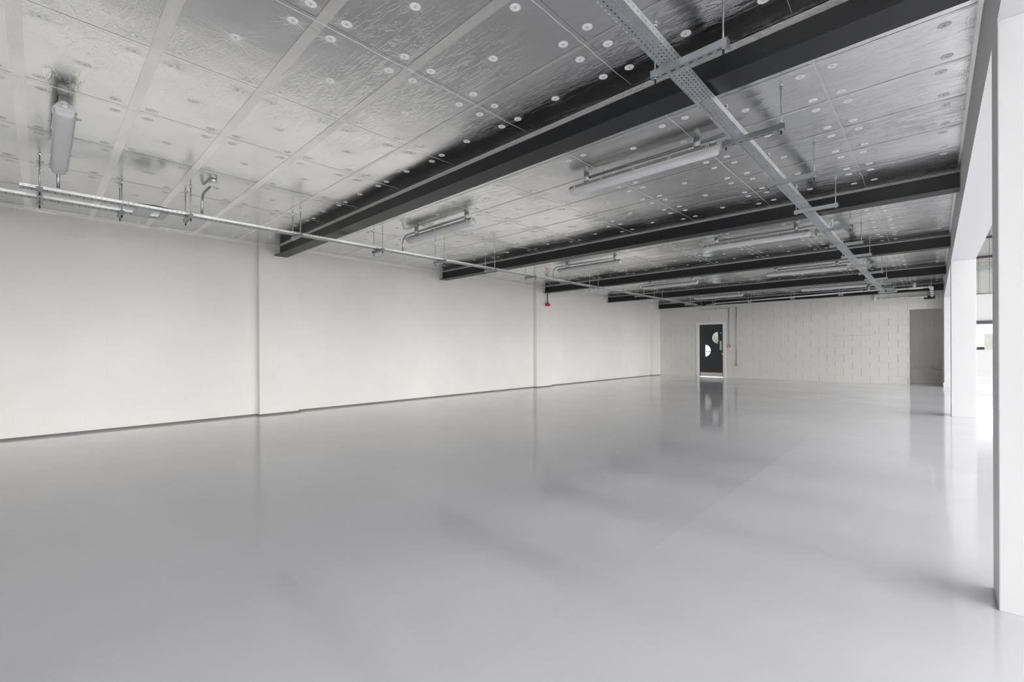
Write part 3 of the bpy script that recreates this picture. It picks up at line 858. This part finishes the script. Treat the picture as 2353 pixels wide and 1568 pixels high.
for z in (.95, 1.55, 2.1): s = MB(); saddle(s, 0, z); s.build('pipe_clip', M['galv_dull'], t_)

# ------------------------------------------------------------------ services across the far end
Y2 = 17.3; Z2 = 2.80
t_ = thing('cable_tray', 'thin white basket tray crossing in front of the far wall beam', 'cable tray', (0, Y2, 0))
s = MB(); pts = [(-6.25, -.0, 2.735), (-6.10, 0, 2.738), (-5.98, 0, 2.775)] 
for z_, y_ in ((0, -.025), (0, .025), (.03, -.025), (.03, .025)):
    s.tube([(p[0], y_, p[2]+z_) for p in pts]+[(-1.30, y_, 2.845+z_)], .0035, 6)
for k in range(118):
    x = -5.95+4.62*k/117; z = 2.776+.069*(x+5.98)/4.68
    s.box((x-.002, -.027, z-.002), (x+.002, .027, z+.002)); s.box((x-.002, -.029, z-.002), (x+.002, -.025, z+.032)); s.box((x-.002, .025, z-.002), (x+.002, .029, z+.032))
s.build('basket_wires', M['bolt'], t_)
s = MB(); s.tube([(-5.95, 0, 2.795), (-1.32, 0, 2.862)], .012, 8); s.build('cable_bundle', M['pvc'], t_)
for k, x in enumerate((-5.98, -4.75, -3.44, -2.13)):
    h = hanger(x-.06, x+.06, (x-.045, x+.045), 2.722+.015*k, 2.70+.015*k, 'small twin rod hanger under the thin basket tray, %s from the left' % ORD[k], 'hangers under the basket tray')
    h.location.y = Y2

# white waste pipes near the right end
YP = 17.1
t_ = thing('waste_pipe', 'white plastic waste pipes and elbows under the ceiling at the far right corner', 'pipe', (0, YP, 0))
s = MB().tube([(-.41, 0, 2.83), (-.41, 0, PIPE_TOP)], .040, 16); s.build('drop_pipe', M['pvc'], t_)
s = MB().tube([(-1.02, 0, 2.812), (-.10, 0, 2.822)], .027, 14); s.tube([(-.53, 0, 2.817), (-.22, 0, 2.820)], .036, 14); s.build('level_pipe', M['pvc'], t_)
s = MB().tube([(-.12, 0, 2.822), (-.075, 0, 2.825), (-.055, .02, 2.812), (-.05, .12, 2.78), (-.045, .75, 2.655), (-.045, 1.0, 2.645)], .045, 16); s.build('elbow_pipe', M['pvc'], t_)
for y_, z_ in ((.14, 2.775), (.36, 2.735), (.58, 2.692), (.80, 2.655)):
    s = MB().tube([(-.048, y_, z_), (-.047, y_+.03, z_-.006)], .052, 16); s.build('pipe_collar', M['black'], t_)
s = MB(); s.tube([(-.06, .10, 2.86), (-.06, .10, PIPE_TOP)], .012, 8); s.build('support_rod', M['galv'], t_)
s = MB().box((-.22, YB-.006, 2.560), (.02, YB-.001, 2.665)); o = s.build('pipe_sleeve', M['black']); tag(o, 'black rectangular plate on the far wall where the white pipes enter', 'plate')
t_ = thing('waste_pipe', 'thin white pipe clipped level along the far wall below the beam', 'pipe', (0, YB, 0))
s = MB(); s.tube([(-1.36, -.05, 2.640), (-.16, -.05, 2.655)], .014, 10); s.tube([(-1.36, -.05, 2.595), (-1.36, -.05, 2.80)], .030, 12); s.build('level_pipe', M['pvc'], t_)
s = MB(); s.tube([(-.62, -.05, 2.650), (-.14, -.05, 2.630)], .019, 10); s.build('level_pipe', M['pvc'], t_)
for x in (-1.22, -.95, -.6):
    s = MB().box((x-.012, -.07, 2.625), (x+.012, -.001, 2.675)); s.build('pipe_clip', M['pvc'], t_)
s = MB(); s.tube([(-1.02, 0, 2.70), (-1.02, 0, 2.95)], .001, 4)
t_ = thing('waste_pipe', 'short white upright pipe with a tee beside the far end of the right tray', 'pipe', (-1.42, 17.05, 0))
s = MB().tube([(0, 0, 2.84), (0, 0, PIPE_TOP)], .028, 14); s.build('drop_pipe', M['pvc'], t_)
s = MB().tube([(-.14, 0, 2.825), (.28, 0, 2.832)], .020, 12); s.build('tee_arm', M['pvc'], t_)
for z in (2.87, 2.94): s = MB().tube([(0, 0, z), (0, 0, z+.02)], .034, 14); s.build('pipe_collar', M['galv_dull'], t_)

# pipe inside the recess
t_ = thing('wall_pipe', 'white pipe running low along the wall inside the dim recess', 'pipe', (0, 19.2, 0))
s = MB().tube([(-1.6, -.04, .505), (.02, -.04, .508)], .022, 12); s.build('level_pipe', M['pvc'], t_)
s = MB().tube([(-.06, -.045, .49), (0, -.05, .45), (.08, -.05, .44), (.19, -.03, .43)], .006, 8); s.build('loose_cable', M['alu'], t_)

# ------------------------------------------------------------------ side bay: window, rails, outside
wf = bpy.data.objects.new('window_2', None); COL.objects.link(wf); struct(wf)
a, b, z0, z1 = WIN_F
s = MB(); s.box((a, YF+.10, z0), (a+.05, YF+.16, z1)); s.box((b-.05, YF+.10, z0), (b, YF+.16, z1)); s.box((a, YF+.10, z0), (b, YF+.16, z0+.05)); s.box((a, YF+.10, z1-.05), (b, YF+.16, z1))
s.box((2.4, YF+.10, z0), (2.45, YF+.16, z1)); s.build('window_frame', M['label'], wf)
MB().box((a+.05, YF+.125, z0+.05), (b-.05, YF+.131, z1-.05)).build('window_pane', M['glass'], wf)
M['blind'] = plain('dark_blind_box', (.07, .073, .085), .4)
s = MB(); s.box((a-.05, YF-.06, 2.03), (b+.05, YF-.001, 2.165)); s.box((a-.05, YF-.075, 2.10), (b+.05, YF-.061, 2.165)); hb = bevel(s.build('blind_box', M['blind'], wf), .006)
MB().box((a-.03, YF-.05, z0-.03), (b+.03, YF+.10, z0)).build('window_sill', M['white'], wf)
t_ = thing('notice_plaque', 'dark plaque with small white lettering standing on the far window sill', 'plaque', (1.26, YF+.02, z0))
MB().box((-.16, 0, .005), (.165, .012, .115)).build('board', M['dark'], t_)
s = MB()
for xa, xb, z in ((-.125, -.060, .072), (-.052, -.020, .072), (-.125, -.040, .044)): s.box((xa, -.003, z), (xb, -.0005, z+.016))
s.build('lettering', M['label'], t_)
bsk = MB(); bsk.box((XB2-.1, YF-.018, 0), (XR, YF-.0005, .115)); struct(bsk.build('baseboard_far', M['white']))
bsk = MB(); bsk.box((.34, YF-.025, 1.86), (XR, YF-.0005, 1.862)); 
for z, r, m_, lab in ((5.43, .045, 'dark', 'thick dark pipe highest on the pale cladding of the side bay'), (4.67, .05, 'dark', 'dark rail across the cladding between the orange cable and the top pipe'), (4.44, .008, 'copper', 'thin orange cable strung across the pale cladding'), (4.26, .055, 'rail', 'grey steel rail lowest across the cladding above the white wall')):
    s = MB()
    if m_ == 'copper': s.tube([(XB+.1, YF-.04, z), (4, YF-.04, z+.01), (XR, YF-.04, z)], r, 6)
    else:
        s.box((XB+.02, YF-.05, z-r), (XR, YF+.03, z+r*.2)); s.box((XB+.02, YF-.08, z+r*.2), (XR, YF+.03, z+r*.5))
    tag(s.build('cladding_rail' if m_ != 'copper' else 'cable', M[m_]), lab, 'rail' if m_ != 'copper' else 'cable')

# outside the far window: palisade fence and a pale board
s = MB(); x = -1.0
while x < 9:
    s.box((x, YF+6.0, 0), (x+.098, YF+6.03, 2.2)); x += .112
ft = thing('boarded_fence', 'pale upright boarded fence seen through the far window', 'fence', (0, 0, 0)); s.build('boards', M['label'], ft)
MB().box((-1, YF+6.05, 0), (9, YF+6.08, 2.15)).build('backing', M['alu'], ft)
t_ = thing('notice_board', 'white board with pale yellow panels outside the far window', 'sign', (1.645, YF+4.0, 0))
MB().box((0, 0, .95), (.75, .04, 1.73)).build('board', M['board'], t_)
for xa, xb, za, zb in ((.05, .225, 1.28, 1.54), (.25, .70, 1.28, 1.54), (.05, .70, 1.08, 1.20)): MB().box((xa, -.012, za), (xb, -.001, zb)).build('panel', M['yellow'], t_)
for xa in (.05, .63): MB().box((xa, .041, 0), (xa+.06, .08, 1.5)).build('leg', M['rail'], t_)
g_ = MB().quad([(-60, -60, -.05), (60, -60, -.05), (60, 90, -.05), (-60, 90, -.05)]); struct(g_.build('ground', plain('concrete_yard', (.50, .50, .49), .8)))

# window frames of the big outer openings (behind and beside the camera; the left-room one is added for light)
n_ = 3
for a, b in WIN_R:
    o = bpy.data.objects.new('window_%d' % n_, None); COL.objects.link(o); struct(o); n_ += 1
    s = MB()
    for q in range(4):
        y = a+(b-a-.05)*q/3; s.box((XR+.05, y, WIN_RZ[0]), (XR+.11, y+.05, WIN_RZ[1]))
    for z in (WIN_RZ[0], 2.3, WIN_RZ[1]-.05): s.box((XR+.05, a, z), (XR+.11, b, z+.05))
    s.build('window_frame', M['alu'], o)
for a, b in WIN_N:
    o = bpy.data.objects.new('window_%d' % n_, None); COL.objects.link(o); struct(o); n_ += 1
    s = MB()
    for q in range(4):
        x = a+(b-a-.05)*q/3; s.box((x, YN-.11, WIN_NZ[0]), (x+.05, YN-.05, WIN_NZ[1]))
    for z in (WIN_NZ[0], WIN_NZ[1]-.05): s.box((a, YN-.11, z), (b, YN-.05, z+.05))
    s.build('window_frame', M['alu'], o)
